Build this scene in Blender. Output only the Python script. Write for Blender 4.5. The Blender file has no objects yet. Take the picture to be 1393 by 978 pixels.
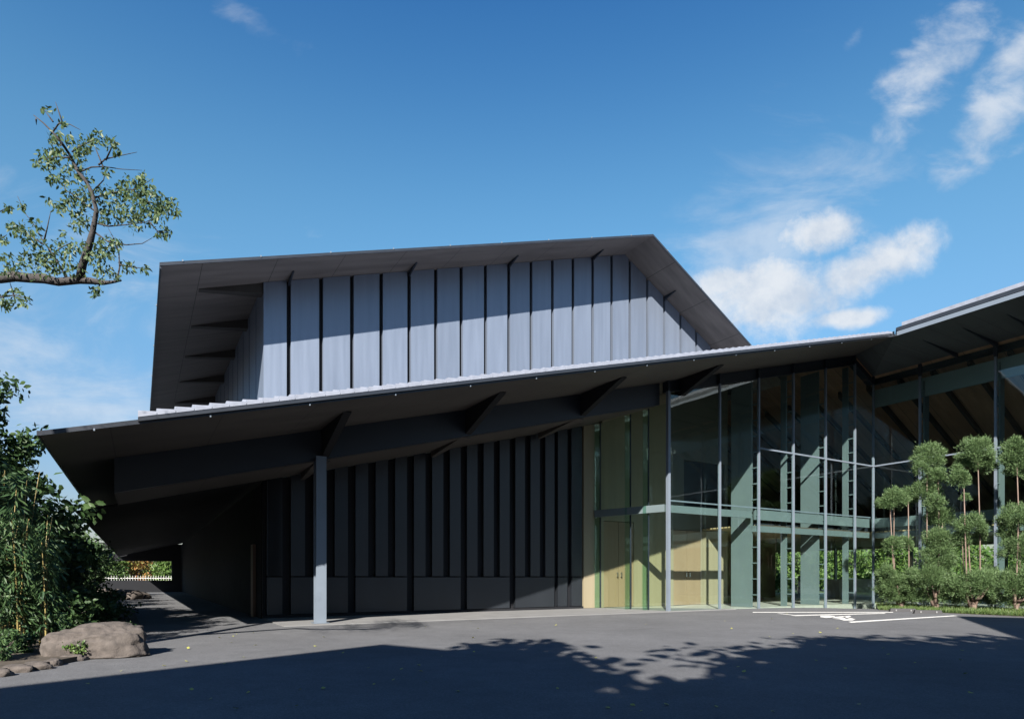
import bpy, math, random
import numpy as np
from mathutils import Vector, Matrix
random.seed(7)
C = bpy.context.scene
COL = C.collection
R = math.radians

# ------------------------------------------------------------------ camera, light, exposure
F = 855.0                      # focal length in pixels of the 1393 px wide photograph
HZ = 785.0                     # horizon row
EYE = 1.2
cam_d = bpy.data.cameras.new('camera'); cam = bpy.data.objects.new('camera', cam_d); COL.objects.link(cam)
cam.location = (0, 0, EYE); cam.rotation_euler = (R(90), 0, 0)
cam_d.sensor_width = 36; cam_d.lens = F/1393*36
cam_d.shift_x = 0.0; cam_d.shift_y = (HZ-489.0)/1393
cam_d.clip_start = 0.1; cam_d.clip_end = 6000
C.camera = cam

ANG = math.atan2(.511, .86)
D1 = Vector((math.cos(ANG), math.sin(ANG), 0)); D2 = Vector((-math.sin(ANG), math.cos(ANG), 0))
ray = .898*D1 + 1.0*D2 + Vector((0, 0, -.83)); ray.normalize()
sd = bpy.data.lights.new('sun', 'SUN'); sun = bpy.data.objects.new('sun', sd); COL.objects.link(sun)
sd.energy = 5.0; sd.angle = R(0.55); sd.color = (1.0, .93, .84)
sun.rotation_euler = ray.to_track_quat('-Z', 'Y').to_euler()
EL = math.asin(-ray.z); ROT = math.atan2(-ray.x, -ray.y)

w = bpy.data.worlds.new('World'); C.world = w; w.use_nodes = True
nt = w.node_tree; N = nt.nodes; L = nt.links; N.clear()
def nd(t, **k):
    n = N.new(t)
    for a, b in k.items(): setattr(n, a, b)
    return n
sky = nd('ShaderNodeTexSky', sky_type='NISHITA'); sky.sun_disc = False
sky.sun_elevation = EL; sky.sun_rotation = ROT; sky.altitude = 0; sky.air_density = 1.0; sky.dust_density = .05; sky.ozone_density = 2.6
geo = nd('ShaderNodeTexCoord')
def math_(op, a, b=None, c=None):
    n = nd('ShaderNodeMath', operation=op)
    for i, v in enumerate((a, b, c)):
        if v is None: continue
        if isinstance(v, (int, float)): n.inputs[i].default_value = v
        else: L.new(v, n.inputs[i])
    return n.outputs[0]
sx = nd('ShaderNodeSeparateXYZ'); L.new(geo.outputs['Generated'], sx.inputs[0])
yy = math_('MAXIMUM', sx.outputs[1], .05)
U = math_('DIVIDE', sx.outputs[0], yy); V = math_('DIVIDE', sx.outputs[2], yy)
cmb = nd('ShaderNodeCombineXYZ'); L.new(U, cmb.inputs[0]); L.new(V, cmb.inputs[1])
def fbm(scale, detail, rough, off=(0, 0, 0), stretch=(1, 1, 1), dist=0., rot=0.):
    m = nd('ShaderNodeMapping'); L.new(cmb.outputs[0], m.inputs[0]); m.inputs[1].default_value = off
    m.inputs[2].default_value = (0, 0, rot); m.inputs[3].default_value = stretch
    n = nd('ShaderNodeTexNoise'); L.new(m.outputs[0], n.inputs['Vector'])
    n.inputs['Scale'].default_value = scale; n.inputs['Detail'].default_value = detail
    n.inputs['Roughness'].default_value = rough; n.inputs['Distortion'].default_value = dist
    return n.outputs[0]
def blob(cx, cy, rx, ry, ang):
    ca, sa = math.cos(R(ang)), math.sin(R(ang))
    du = math_('SUBTRACT', U, cx); dv = math_('SUBTRACT', V, cy)
    p = math_('DIVIDE', math_('ADD', math_('MULTIPLY', du, ca), math_('MULTIPLY', dv, sa)), rx)
    q = math_('DIVIDE', math_('SUBTRACT', math_('MULTIPLY', dv, ca), math_('MULTIPLY', du, sa)), ry)
    r = math_('SQRT', math_('ADD', math_('MULTIPLY', p, p), math_('MULTIPLY', q, q)))
    return math_('SUBTRACT', 1.0, r)                       # 1 in the centre, 0 on the rim
def px(x, y): return ((x-696.5)/F, (HZ-y)/F)
def bpx(x, y, rx, ry, a): u, v = px(x, y); return blob(u, v, rx/F, ry/F, a)
n1 = fbm(6.5, 10, .6, (4.1, 2.2, 0), dist=.15); n2 = fbm(9, 8, .6, (3, 1, 0), (1, 1.7, 1), .25, R(-48))
mA = None
for b in (bpx(1055, 402, 150, 66, 5), bpx(1180, 365, 130, 46, 24), bpx(1120, 318, 70, 40, 15), bpx(1150, 432, 80, 18, 6), bpx(980, 385, 60, 30, 10)):
    mA = b if mA is None else math_('MAXIMUM', mA, b)
mB = None
for b in (bpx(1270, 95, 125, 50, 52), bpx(1345, 165, 110, 52, 50), bpx(1385, 70, 110, 40, 48)):
    mB = b if mB is None else math_('MAXIMUM', mB, b)
def sm(x, a, b):
    n = nd('ShaderNodeMapRange', interpolation_type='SMOOTHSTEP'); L.new(x, n.inputs[0])
    n.inputs[1].default_value = a; n.inputs[2].default_value = b; return n.outputs[0]
dA = sm(math_('ADD', math_('MULTIPLY', mA, .85), math_('ADD', math_('MULTIPLY', math_('SUBTRACT', n1, .5), 1.5), math_('MULTIPLY', math_('SUBTRACT', fbm(22, 8, .65, (2, 5, 0), dist=.3), .5), .7))), -.02, .62)
dB = sm(math_('ADD', math_('MULTIPLY', mB, .5), math_('MULTIPLY', math_('SUBTRACT', n2, .5), 1.3)), -.02, .55)
n3 = fbm(3.2, 7, .62, (5, 2, 0), (1, 2.6, 1), .6, R(20))
band = math_('MAXIMUM', bpx(90, 510, 420, 230, -20), bpx(1040, 330, 300, 150, 40))
dC = math_('MULTIPLY', sm(math_('ADD', math_('MULTIPLY', band, .35), math_('MULTIPLY', math_('SUBTRACT', n3, .5), 1.2)), .05, .5), .5)
wisp = math_('MULTIPLY', sm(math_('ADD', math_('MULTIPLY', math_('MAXIMUM', bpx(340, 30, 120, 30, -25), bpx(1160, 55, 50, 16, 50)), .4), math_('MULTIPLY', math_('SUBTRACT', n2, .5), 1.2)), .12, .6), .22)
# loose cloud for the half of the sky behind the camera (seen in the glass)
nb = nd('ShaderNodeTexNoise'); L.new(geo.outputs['Generated'], nb.inputs['Vector']); nb.inputs['Scale'].default_value = 3; nb.inputs['Detail'].default_value = 6
back = math_('MULTIPLY', sm(nb.outputs[0], .48, .7), math_('LESS_THAN', sx.outputs[1], .05))
front = math_('GREATER_THAN', sx.outputs[1], .05)
dens = math_('MAXIMUM', math_('MULTIPLY', dA, .93), math_('MULTIPLY', dB, .72))
dens = math_('MAXIMUM', dens, dC); dens = math_('MAXIMUM', dens, wisp)
dens = math_('MAXIMUM', math_('MULTIPLY', dens, front), math_('MULTIPLY', back, .5))
hs = nd('ShaderNodeHueSaturation'); L.new(sky.outputs[0], hs.inputs['Color']); hs.inputs['Saturation'].default_value = 1.3; hs.inputs['Value'].default_value = 1.0
ramp = nd('ShaderNodeValToRGB'); ramp.color_ramp.interpolation = 'B_SPLINE'; L.new(sx.outputs[2], ramp.inputs[0])
er = ramp.color_ramp.elements; er[0].position = .0; er[0].color = (.08, .075, .10, 1); er[1].position = .9; er[1].color = (.25, .28, .33, 1)
for p_, c_ in ((.17, (.36, .29, .27)), (.33, (.65, .47, .37)), (.50, (.88, .60, .43)), (.66, (.42, .40, .40)), (.78, (.28, .31, .36))):
    e_ = er.new(p_); e_.color = (*c_, 1)
tn = nd('ShaderNodeMix', data_type='RGBA', blend_type='MULTIPLY'); tn.inputs[0].default_value = 1; L.new(hs.outputs[0], tn.inputs[6]); L.new(ramp.outputs[0], tn.inputs[7])
tn2 = nd('ShaderNodeVectorMath', operation='SCALE'); L.new(tn.outputs[2], tn2.inputs[0]); tn2.inputs['Scale'].default_value = 2.0
mx = nd('ShaderNodeMix', data_type='RGBA'); L.new(dens, mx.inputs[0]); L.new(tn2.outputs[0], mx.inputs[6])
cs = nd('ShaderNodeMix', data_type='RGBA'); L.new(sm(math_('ADD', math_('MULTIPLY', n1, .5), math_('MULTIPLY', fbm(15, 6, .6, (7, 3, 0)), .5)), .38, .6), cs.inputs[0])
cs.inputs[6].default_value = (2.5, 2.85, 3.35, 1); cs.inputs[7].default_value = (3.5, 3.65, 3.85, 1); L.new(cs.outputs[2], mx.inputs[7])
bg = nd('ShaderNodeBackground'); L.new(mx.outputs[2], bg.inputs[0]); bg.inputs[1].default_value = .08
out = nd('ShaderNodeOutputWorld'); L.new(bg.outputs[0], out.inputs[0])

vs = C.view_settings
vs.view_transform = 'Standard'; vs.look = 'None'; vs.gamma = 1; vs.use_curve_mapping = False; vs.exposure = 1.55
C.render.engine = 'CYCLES'
cy = C.cycles; cy.max_bounces = 10; cy.transparent_max_bounces = 24; cy.caustics_reflective = False; cy.caustics_refractive = False
cy.diffuse_bounces = 5; cy.glossy_bounces = 5

# ------------------------------------------------------------------ materials
def mat(name, col, rough=.6, metal=0., var=.12, scale=4., bump=0., bscale=60., spec=.5, stretch=(1, 1, 1), detail=6):
    m = bpy.data.materials.new(name); m.use_nodes = True; t = m.node_tree; n = t.nodes; l = t.links
    b = n['Principled BSDF']; b.inputs['Roughness'].default_value = rough; b.inputs['Metallic'].default_value = metal
    b.inputs['Specular IOR Level'].default_value = spec
    tc = n.new('ShaderNodeTexCoord'); mp = n.new('ShaderNodeMapping'); l.new(tc.outputs['Object'], mp.inputs[0]); mp.inputs[3].default_value = stretch
    no = n.new('ShaderNodeTexNoise'); l.new(mp.outputs[0], no.inputs['Vector']); no.inputs['Scale'].default_value = scale; no.inputs['Detail'].default_value = detail
    mr = n.new('ShaderNodeMapRange'); l.new(no.outputs[0], mr.inputs[0]); mr.inputs[1].default_value = .25; mr.inputs[2].default_value = .75
    mr.inputs[3].default_value = 1-var; mr.inputs[4].default_value = 1+var
    mi = n.new('ShaderNodeMix'); mi.data_type = 'RGBA'; mi.blend_type = 'MULTIPLY'; mi.inputs[0].default_value = 1
    mi.inputs[6].default_value = (*col, 1); l.new(mr.outputs[0], mi.inputs[7]); l.new(mi.outputs[2], b.inputs['Base Color'])
    mr2 = n.new('ShaderNodeMapRange'); l.new(no.outputs[0], mr2.inputs[0]); mr2.inputs[3].default_value = max(0, rough-.08); mr2.inputs[4].default_value = min(1, rough+.1)
    l.new(mr2.outputs[0], b.inputs['Roughness'])
    if bump:
        nb = n.new('ShaderNodeTexNoise'); l.new(tc.outputs['Object'], nb.inputs['Vector']); nb.inputs['Scale'].default_value = bscale; nb.inputs['Detail'].default_value = 5
        bp = n.new('ShaderNodeBump'); l.new(nb.outputs[0], bp.inputs['Height']); bp.inputs['Strength'].default_value = bump; bp.inputs['Distance'].default_value = .01
        l.new(bp.outputs[0], b.inputs['Normal'])
    return m
M = {}
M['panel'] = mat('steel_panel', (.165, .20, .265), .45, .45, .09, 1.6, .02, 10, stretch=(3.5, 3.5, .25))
M['panel_shaded'] = mat('steel_panel_shaded', (.020, .024, .030), .38, .25, .12, 1.3, .05, 14, stretch=(1, 1, .4))  # same steel as the gable panels, porch shade put into the colour
M['slot'] = mat('slot_dark', (.012, .013, .016), .7, spec=.2)
M['steel'] = mat('painted_steel', (.14, .17, .21), .4, .1, .06, 2.)
M['teal'] = mat('teal_painted_steel', (.095, .125, .135), .45, .0, .06, 1.5)
M['darksteel'] = mat('dark_steel', (.014, .020, .030), .45, .1, .1, 2.)
M['rafter'] = mat('dark_rafter', (.03, .027, .025), .6)
M['fascia'] = mat('dark_fascia', (.03, .035, .045), .35, .3, .1, 3)
M['tile'] = mat('roof_tile', (.20, .22, .27), .45, .0, .15, 6., .1, 40)
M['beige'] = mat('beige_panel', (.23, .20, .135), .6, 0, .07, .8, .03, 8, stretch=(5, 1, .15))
M['wood'] = mat('wood_panel', (.17, .11, .06), .5, 0, .12, 1.2, .03, 10, stretch=(6, 6, .3))
M['door'] = mat('door_panel', (.23, .165, .105), .5, 0, .07, 1.0, .03, 10, stretch=(5, 5, .2))
M['floor'] = mat('stone_floor', (.36, .35, .32), .35, 0, .15, 2.)
M['concrete'] = mat('concrete', (.155, .157, .16), .8, 0, .12, 2., .15, 30)
M['white'] = mat('white_paint', (.55, .55, .54), .8, 0, .45, 14., .1, 60)
M['chrome'] = mat('chrome', (.75, .77, .8), .2, 1., .03)
M['rubber'] = mat('rubber', (.03, .03, .032), .8, 0, .1, 8., .2, 60)
M['stone'] = mat('granite', (.070, .060, .054), .9, 0, .5, 9., .9, 45, detail=10)
M['soil'] = mat('soil', (.05, .04, .03), .95, 0, .4, 9., .8, 40)
M['bark'] = mat('bark', (.075, .062, .055), .9, 0, .4, 14., .8, 40)
M['cherry_bark'] = mat('cherry_bark', (.035, .032, .032), .9, 0, .4, 14., .8, 40)
M['teal_lit'] = mat('teal_painted_steel_lit', (.17, .22, .23), .45, .0, .06, 1.5)  # same teal paint, lightened in its colour so the wing beam looks lit
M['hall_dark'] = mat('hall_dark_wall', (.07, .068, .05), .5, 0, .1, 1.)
M['door_dark'] = mat('brown_door', (.09, .045, .025), .5, 0, .2, 3)
M['lawn'] = mat('lawn', (.05, .09, .025), .95, 0, .4, 5, .8, 60)
M['black_board'] = mat('black_board', (.012, .013, .014), .8, 0, .1, 3, spec=.15)
M['redbark'] = mat('cedar_bark', (.14, .10, .08), .85, 0, .3, 14., .5, 50, stretch=(1, 1, .2))
M['culm'] = mat('bamboo_culm', (.19, .15, .05), .45, 0, .3, 4., stretch=(1, 1, .3))
M['plaster'] = mat('plaster', (.42, .41, .38), .8, 0, .15, 1.5, .1, 40)
M['brick'] = mat('house_brick', (.28, .2, .15), .8, 0, .2, 3, .2, 30)
M['white_glossy'] = mat('white_counter', (.6, .62, .62), .35)

def vary(m, amt):                 # every panel a slightly different tone
    t = m.node_tree; n = t.nodes; l = t.links; bs = n['Principled BSDF']; old = bs.inputs['Base Color'].links[0].from_socket
    oi = n.new('ShaderNodeObjectInfo'); mr = n.new('ShaderNodeMapRange'); l.new(oi.outputs['Random'], mr.inputs[0]); mr.inputs[3].default_value = 1-amt; mr.inputs[4].default_value = 1+amt
    mi = n.new('ShaderNodeMix'); mi.data_type = 'RGBA'; mi.blend_type = 'MULTIPLY'; mi.inputs[0].default_value = 1; l.new(old, mi.inputs[6]); l.new(mr.outputs[0], mi.inputs[7]); l.new(mi.outputs[2], bs.inputs['Base Color'])
vary(M['panel'], .06); vary(M['panel_shaded'], .14)
def soffit_mat(name, col, a, b, strength=.16):          # painted boards with faint joints
    m = mat(name, col, .62, 0, .32, 1.3, .0, 20, stretch=(.3, 2.6, 1), detail=9); t = m.node_tree; n = t.nodes; l = t.links
    tc = n.new('ShaderNodeTexCoord'); sp = n.new('ShaderNodeSeparateXYZ'); l.new(tc.outputs['Object'], sp.inputs[0])
    facs = []
    for i, per in ((0, a), (1, b)):
        d = n.new('ShaderNodeMath'); d.operation = 'DIVIDE'; l.new(sp.outputs[i], d.inputs[0]); d.inputs[1].default_value = per
        f = n.new('ShaderNodeMath'); f.operation = 'FRACT'; l.new(d.outputs[0], f.inputs[0])
        g = n.new('ShaderNodeMath'); g.operation = 'LESS_THAN'; l.new(f.outputs[0], g.inputs[0]); g.inputs[1].default_value = .02/per
        facs.append(g)
    mxn = n.new('ShaderNodeMath'); mxn.operation = 'MAXIMUM'; l.new(facs[0].outputs[0], mxn.inputs[0]); l.new(facs[1].outputs[0], mxn.inputs[1])
    bs = n['Principled BSDF']; old = bs.inputs['Base Color'].links[0].from_socket
    mi = n.new('ShaderNodeMix'); mi.data_type = 'RGBA'; l.new(old, mi.inputs[6]); mi.inputs[7].default_value = (.02, .02, .02, 1)
    mm = n.new('ShaderNodeMath'); mm.operation = 'MULTIPLY'; l.new(mxn.outputs[0], mm.inputs[0]); mm.inputs[1].default_value = .8
    l.new(mm.outputs[0], mi.inputs[0]); l.new(mi.outputs[2], bs.inputs['Base Color'])
    return m
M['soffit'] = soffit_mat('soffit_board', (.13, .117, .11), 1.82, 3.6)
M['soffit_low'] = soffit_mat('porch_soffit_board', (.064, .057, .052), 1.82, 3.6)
M['wing_soffit'] = soffit_mat('wing_soffit_board', (.06, .07, .075), 5.2, 1.37)
M['ceiling'] = soffit_mat('inner_ceiling', (.36, .22, .14), 3.6, 1.2)

def slat_mat():
    m = mat('slatted_ceiling', (.34, .26, .14), .6, 0, .08, 2)
    t = m.node_tree; n = t.nodes; l = t.links
    tc = n.new('ShaderNodeTexCoord'); wv = n.new('ShaderNodeTexWave'); l.new(tc.outputs['Object'], wv.inputs[0])
    wv.bands_direction = 'Y'; wv.inputs['Scale'].default_value = 1.6; wv.inputs['Distortion'].default_value = 0
    bs = n['Principled BSDF']; old = bs.inputs['Base Color'].links[0].from_socket
    gt = n.new('ShaderNodeMath'); gt.operation = 'GREATER_THAN'; l.new(wv.outputs[1], gt.inputs[0]); gt.inputs[1].default_value = .8
    mi = n.new('ShaderNodeMix'); mi.data_type = 'RGBA'; l.new(gt.outputs[0], mi.inputs[0]); l.new(old, mi.inputs[6]); mi.inputs[7].default_value = (.06, .05, .04, 1)
    l.new(mi.outputs[2], bs.inputs['Base Color']); return m
M['slats'] = slat_mat()

def asphalt():
    m = bpy.data.materials.new('asphalt'); m.use_nodes = True; t = m.node_tree; n = t.nodes; l = t.links
    b = n['Principled BSDF']; tc = n.new('ShaderNodeTexCoord')
    def noise(s, d, r=.6):
        x = n.new('ShaderNodeTexNoise'); l.new(tc.outputs['Object'], x.inputs['Vector']); x.inputs['Scale'].default_value = s; x.inputs['Detail'].default_value = d; x.inputs['Roughness'].default_value = r; return x.outputs[0]
    big = noise(.45, 5); mid = noise(3, 6); fine = noise(170, 2, .8)
    vo = n.new('ShaderNodeTexVoronoi'); l.new(tc.outputs['Object'], vo.inputs['Vector']); vo.inputs['Scale'].default_value = 110
    def mr(x, a, b_, c, d):
        k = n.new('ShaderNodeMapRange'); l.new(x, k.inputs[0])
        for i, v in enumerate((a, b_, c, d)): k.inputs[i+1].default_value = v
        return k.outputs[0]
    def mul(a, b_):
        k = n.new('ShaderNodeMath'); k.operation = 'MULTIPLY'; l.new(a, k.inputs[0]); l.new(b_, k.inputs[1]); return k.outputs[0]
    v = mul(mul(mul(mr(big, .3, .7, .84, 1.14), mr(noise(28, 4, .75), .3, .7, .76, 1.24)), mr(mid, .3, .7, .9, 1.09)), mul(mr(fine, .3, .7, .72, 1.3), mr(vo.outputs[1], 0, 1, .75, 1.3)))
    mi = n.new('ShaderNodeMix'); mi.data_type = 'RGBA'; mi.blend_type = 'MULTIPLY'; mi.inputs[0].default_value = 1
    mi.inputs[6].default_value = (.093, .096, .103, 1); l.new(v, mi.inputs[7]); l.new(mi.outputs[2], b.inputs['Base Color'])
    b.inputs['Roughness'].default_value = .85; b.inputs['Specular IOR Level'].default_value = .3
    bp = n.new('ShaderNodeBump'); l.new(vo.outputs[0], bp.inputs['Height']); bp.inputs['Strength'].default_value = .35; bp.inputs['Distance'].default_value = .006
    l.new(bp.outputs[0], b.inputs['Normal']); return m
M['asphalt'] = asphalt()

def glass(name, tint, ior=1.52):
    m = bpy.data.materials.new(name); m.use_nodes = True; t = m.node_tree; n = t.nodes; l = t.links
    n.remove(n['Principled BSDF']); o = n['Material Output']
    tr = n.new('ShaderNodeBsdfTransparent'); tr.inputs[0].default_value = (*tint, 1)
    gl = n.new('ShaderNodeBsdfGlossy'); gl.inputs['Roughness'].default_value = .0; gl.inputs[0].default_value = (.95, 1, 1, 1)
    ge = n.new('ShaderNodeNewGeometry'); dp = n.new('ShaderNodeVectorMath'); dp.operation = 'DOT_PRODUCT'
    l.new(ge.outputs['Normal'], dp.inputs[0]); l.new(ge.outputs['Incoming'], dp.inputs[1])
    def mm(op, a, b=None, clamp=False):
        k = n.new('ShaderNodeMath'); k.operation = op; k.use_clamp = clamp
        for i, v in enumerate((a, b)):
            if v is None: continue
            if isinstance(v, (int, float)): k.inputs[i].default_value = v
            else: l.new(v, k.inputs[i])
        return k
    ab = mm('ABSOLUTE', dp.outputs['Value']); inv = mm('SUBTRACT', 1.0, ab.outputs[0], True); p5 = mm('POWER', inv.outputs[0], 5.0)
    fr = mm('ADD', mm('MULTIPLY', p5.outputs[0], .95).outputs[0], .045, True)
    tc = n.new('ShaderNodeTexCoord'); no = n.new('ShaderNodeTexNoise'); l.new(tc.outputs['Object'], no.inputs['Vector']); no.inputs['Scale'].default_value = .6
    bp = n.new('ShaderNodeBump'); l.new(no.outputs[0], bp.inputs['Height']); bp.inputs['Strength'].default_value = .05; bp.inputs['Distance'].default_value = .05
    l.new(bp.outputs[0], gl.inputs['Normal'])
    mi = n.new('ShaderNodeMixShader'); l.new(fr.outputs[0], mi.inputs[0]); l.new(tr.outputs[0], mi.inputs[1]); l.new(gl.outputs[0], mi.inputs[2])
    l.new(mi.outputs[0], o.inputs[0]); return m
M['glass'] = glass('window_glass', (.93, .98, .96))
M['glass_green'] = glass('green_glass', (.90, .955, .905))

M['glass_fin'] = glass('glass_fin', (.80, .92, .86))
def leafm(name, c1, c2, trans=.3):
    m = bpy.data.materials.new(name); m.use_nodes = True; t = m.node_tree; n = t.nodes; l = t.links
    n.remove(n['Principled BSDF']); o = n['Material Output']
    g = n.new('ShaderNodeNewGeometry'); cr = n.new('ShaderNodeMix'); cr.data_type = 'RGBA'; l.new(g.outputs['Random Per Island'], cr.inputs[0])
    cr.inputs[6].default_value = (*c1, 1); cr.inputs[7].default_value = (*c2, 1)
    d = n.new('ShaderNodeBsdfPrincipled'); l.new(cr.outputs[2], d.inputs['Base Color']); d.inputs['Roughness'].default_value = .5; d.inputs['Specular IOR Level'].default_value = .35
    tl = n.new('ShaderNodeBsdfTranslucent'); l.new(cr.outputs[2], tl.inputs[0])
    mi = n.new('ShaderNodeMixShader'); mi.inputs[0].default_value = trans; l.new(d.outputs[0], mi.inputs[1]); l.new(tl.outputs[0], mi.inputs[2]); l.new(mi.outputs[0], o.inputs[0])
    return m
M['cherry_leaf'] = leafm('cherry_leaf', (.03, .065, .02), (.10, .14, .055))
M['cedar_leaf'] = leafm('cedar_leaf', (.058, .108, .042), (.135, .205, .085), .3)
M['bamboo_leaf'] = leafm('bamboo_leaf', (.022, .06, .024), (.065, .115, .04), .25)
M['dark_leaf'] = leafm('evergreen_leaf', (.02, .05, .015), (.05, .09, .03), .2)
M['garden_leaf'] = leafm('garden_leaf', (.05, .11, .025), (.13, .20, .05), .35)
M['autumn_leaf'] = leafm('autumn_leaf', (.30, .12, .04), (.20, .22, .06), .35)
M['grass'] = leafm('grass_blade', (.04, .09, .02), (.12, .16, .05), .3)
M['dry_leaf'] = leafm('dry_leaf', (.40, .32, .10), (.30, .36, .08), .2)

# ------------------------------------------------------------------ helpers
def tag(o, label=None, cat=None, group=None, kind=None):
    if label: o['label'] = label
    if cat: o['category'] = cat
    if group: o['group'] = group
    if kind: o['kind'] = kind
    return o
def empty(name, loc=(0, 0, 0), rz=0):
    o = bpy.data.objects.new(name, None); o.location = loc; o.rotation_euler = (0, 0, rz); o.empty_display_size = .3; COL.objects.link(o); return o
class MB:
    def __init__(s): s.v = []; s.f = []
    def add(s, vs, fs):
        n = len(s.v); s.v += [tuple(v) for v in vs]; s.f += [tuple(i+n for i in f) for f in fs]; return s
    def box(s, x0, x1, y0, y1, z0, z1):
        v = [(x0, y0, z0), (x1, y0, z0), (x1, y1, z0), (x0, y1, z0), (x0, y0, z1), (x1, y0, z1), (x1, y1, z1), (x0, y1, z1)]
        return s.add(v, [(0, 3, 2, 1), (4, 5, 6, 7), (0, 1, 5, 4), (1, 2, 6, 5), (2, 3, 7, 6), (3, 0, 4, 7)])
    def hexa(s, b, t):        # bottom ring, top ring (counter-clockwise from above)
        n = len(b); fs = [tuple(reversed(range(n))), tuple(range(n, 2*n))] + [(i, (i+1) % n, n+(i+1) % n, n+i) for i in range(n)]
        return s.add(list(b)+list(t), fs)
    def slab(s, poly, zf, th):  # sloped slab over a plan polygon, zf = underside height
        return s.hexa([(x, y, zf(x, y)) for x, y in poly], [(x, y, zf(x, y)+th) for x, y in poly])
    def wallp(s, x0, x1, y0, y1, zb0, zb1, zt0, zt1):   # wall along x with sloped bottom and top
        return s.hexa([(x0, y0, zb0), (x1, y0, zb1), (x1, y1, zb1), (x0, y1, zb0)], [(x0, y0, zt0), (x1, y0, zt1), (x1, y1, zt1), (x0, y1, zt0)])
    def tube(s, pts, rad, n=8):
        pts = [Vector(p) for p in pts]; k = len(pts)
        if not hasattr(rad, '__len__'): rad = [rad]*k
        rings = []; up = None
        for i in range(k):
            d = (pts[min(i+1, k-1)]-pts[max(i-1, 0)]).normalized()
            if up is None: up = d.orthogonal().normalized()
            up = (up - d*up.dot(d)).normalized(); sd_ = d.cross(up)
            rings.append([pts[i]+(up*math.cos(a)+sd_*math.sin(a))*rad[i] for a in [2*math.pi*j/n for j in range(n)]])
        v = [p for r in rings for p in r]; f = []
        for i in range(k-1):
            for j in range(n): f.append((i*n+j, i*n+(j+1) % n, (i+1)*n+(j+1) % n, (i+1)*n+j))
        f.append(tuple(reversed(range(n)))); f.append(tuple((k-1)*n+j for j in range(n)))
        return s.add(v, f)
    def build(s, name, m, parent=None, smooth=False):
        me = bpy.data.meshes.new(name); me.from_pydata(s.v, [], s.f); me.update()
        me.materials.append(M[m] if isinstance(m, str) else m)
        if smooth: me.polygons.foreach_set('use_smooth', [True]*len(me.polygons))
        o = bpy.data.objects.new(name, me); COL.objects.link(o)
        if parent: o.parent = parent
        return o
def copy_tree(o, parent=None):
    c = o.copy(); COL.objects.link(c); c.parent = parent
    for ch in [x for x in bpy.data.objects if x.parent == o]: copy_tree(ch, c)
    return c
def gz(x, y): return -.035*min(max(x-9, 0), 9)*min(max((y-23.5)/5, 0), 1)
def ground(xp, yp, lift=0):      # where a pixel of the photograph meets the ground
    u = (xp-696.5)/F; v = (HZ-yp)/F; Y = 10.
    for _ in range(60): Y = (gz(u*Y, Y)-EYE)/v*.5+Y*.5
    return Vector((u*Y, Y, gz(u*Y, Y)+lift))
def at(xp, yp, Y): return Vector(((xp-696.5)/F*Y, Y, EYE+(HZ-yp)/F*Y))

rng = np.random.default_rng(5)
def leaves(name, m, pts, size, parent=None, droop=.3, aspect=.5, smooth=False, jitter=.35, dirs=None):
    """one mesh of leaf-shaped faces, one leaf per point"""
    P = np.asarray(pts, float); n = len(P)
    d = rng.normal(size=(n, 3)) if dirs is None else np.asarray(dirs)+rng.normal(size=(n, 3))*.45
    d[:, 2] -= droop*1.5; d /= np.linalg.norm(d, axis=1)[:, None]
    q = rng.normal(size=(n, 3)); sdv = np.cross(d, q); sdv /= np.linalg.norm(sdv, axis=1)[:, None]
    nn = np.cross(d, sdv)
    sz = size*(1+jitter*rng.uniform(-1, 1, n))[:, None]; wd = sz*aspect*.5
    a = P; b = P+d*sz*.35+sdv*wd+nn*wd*.25; c = P+d*sz; e = P+d*sz*.35-sdv*wd+nn*wd*.25; b2 = P+d*sz*.72+sdv*wd*.75+nn*wd*.1; e2 = P+d*sz*.72-sdv*wd*.75+nn*wd*.1
    V_ = np.stack([a, b, b2, c, e2, e], 1).reshape(-1, 3)
    me = bpy.data.meshes.new(name); me.vertices.add(6*n); me.vertices.foreach_set('co', V_.ravel())
    idx = np.arange(6*n).reshape(n, 6); F_ = np.stack([idx[:, [0, 1, 2, 3]], idx[:, [0, 3, 4, 5]]], 1).reshape(-1, 4)
    me.loops.add(F_.size); me.loops.foreach_set('vertex_index', F_.ravel().astype(np.int32))
    me.polygons.add(len(F_)); me.polygons.foreach_set('loop_start', np.arange(0, F_.size, 4, dtype=np.int32))
    me.update(); me.validate(); me.materials.append(M[m])
    o = bpy.data.objects.new(name, me); COL.objects.link(o)
    if parent: o.parent = parent
    return o
def ball(c, r, n, hollow=.5, flat=1.):
    d = rng.normal(size=(n, 3)); d /= np.linalg.norm(d, axis=1)[:, None]
    rad = (hollow+(1-hollow)*rng.uniform(0, 1, n)**.6)[:, None]
    bump = 1+.18*np.sin(d[:, 0:1]*5+c[0]*3)*np.cos(d[:, 1:2]*6+c[1])+.12*np.sin(d[:, 2:3]*9+c[2]*5)
    return np.array(c)+d*rad*bump*r*np.array([1, 1, flat])
def clumped(c, r, n, nsub, sub=.28, flat=.85):    # crown = many small clumps spread in an ellipsoid
    cs = ball(c, r*.85, nsub, .35, flat); out = []
    for k in range(nsub):
        out.append(ball(cs[k], r*sub*rng.uniform(.7, 1.3), max(4, n//nsub), .2, .7))
    return np.concatenate(out)

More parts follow.
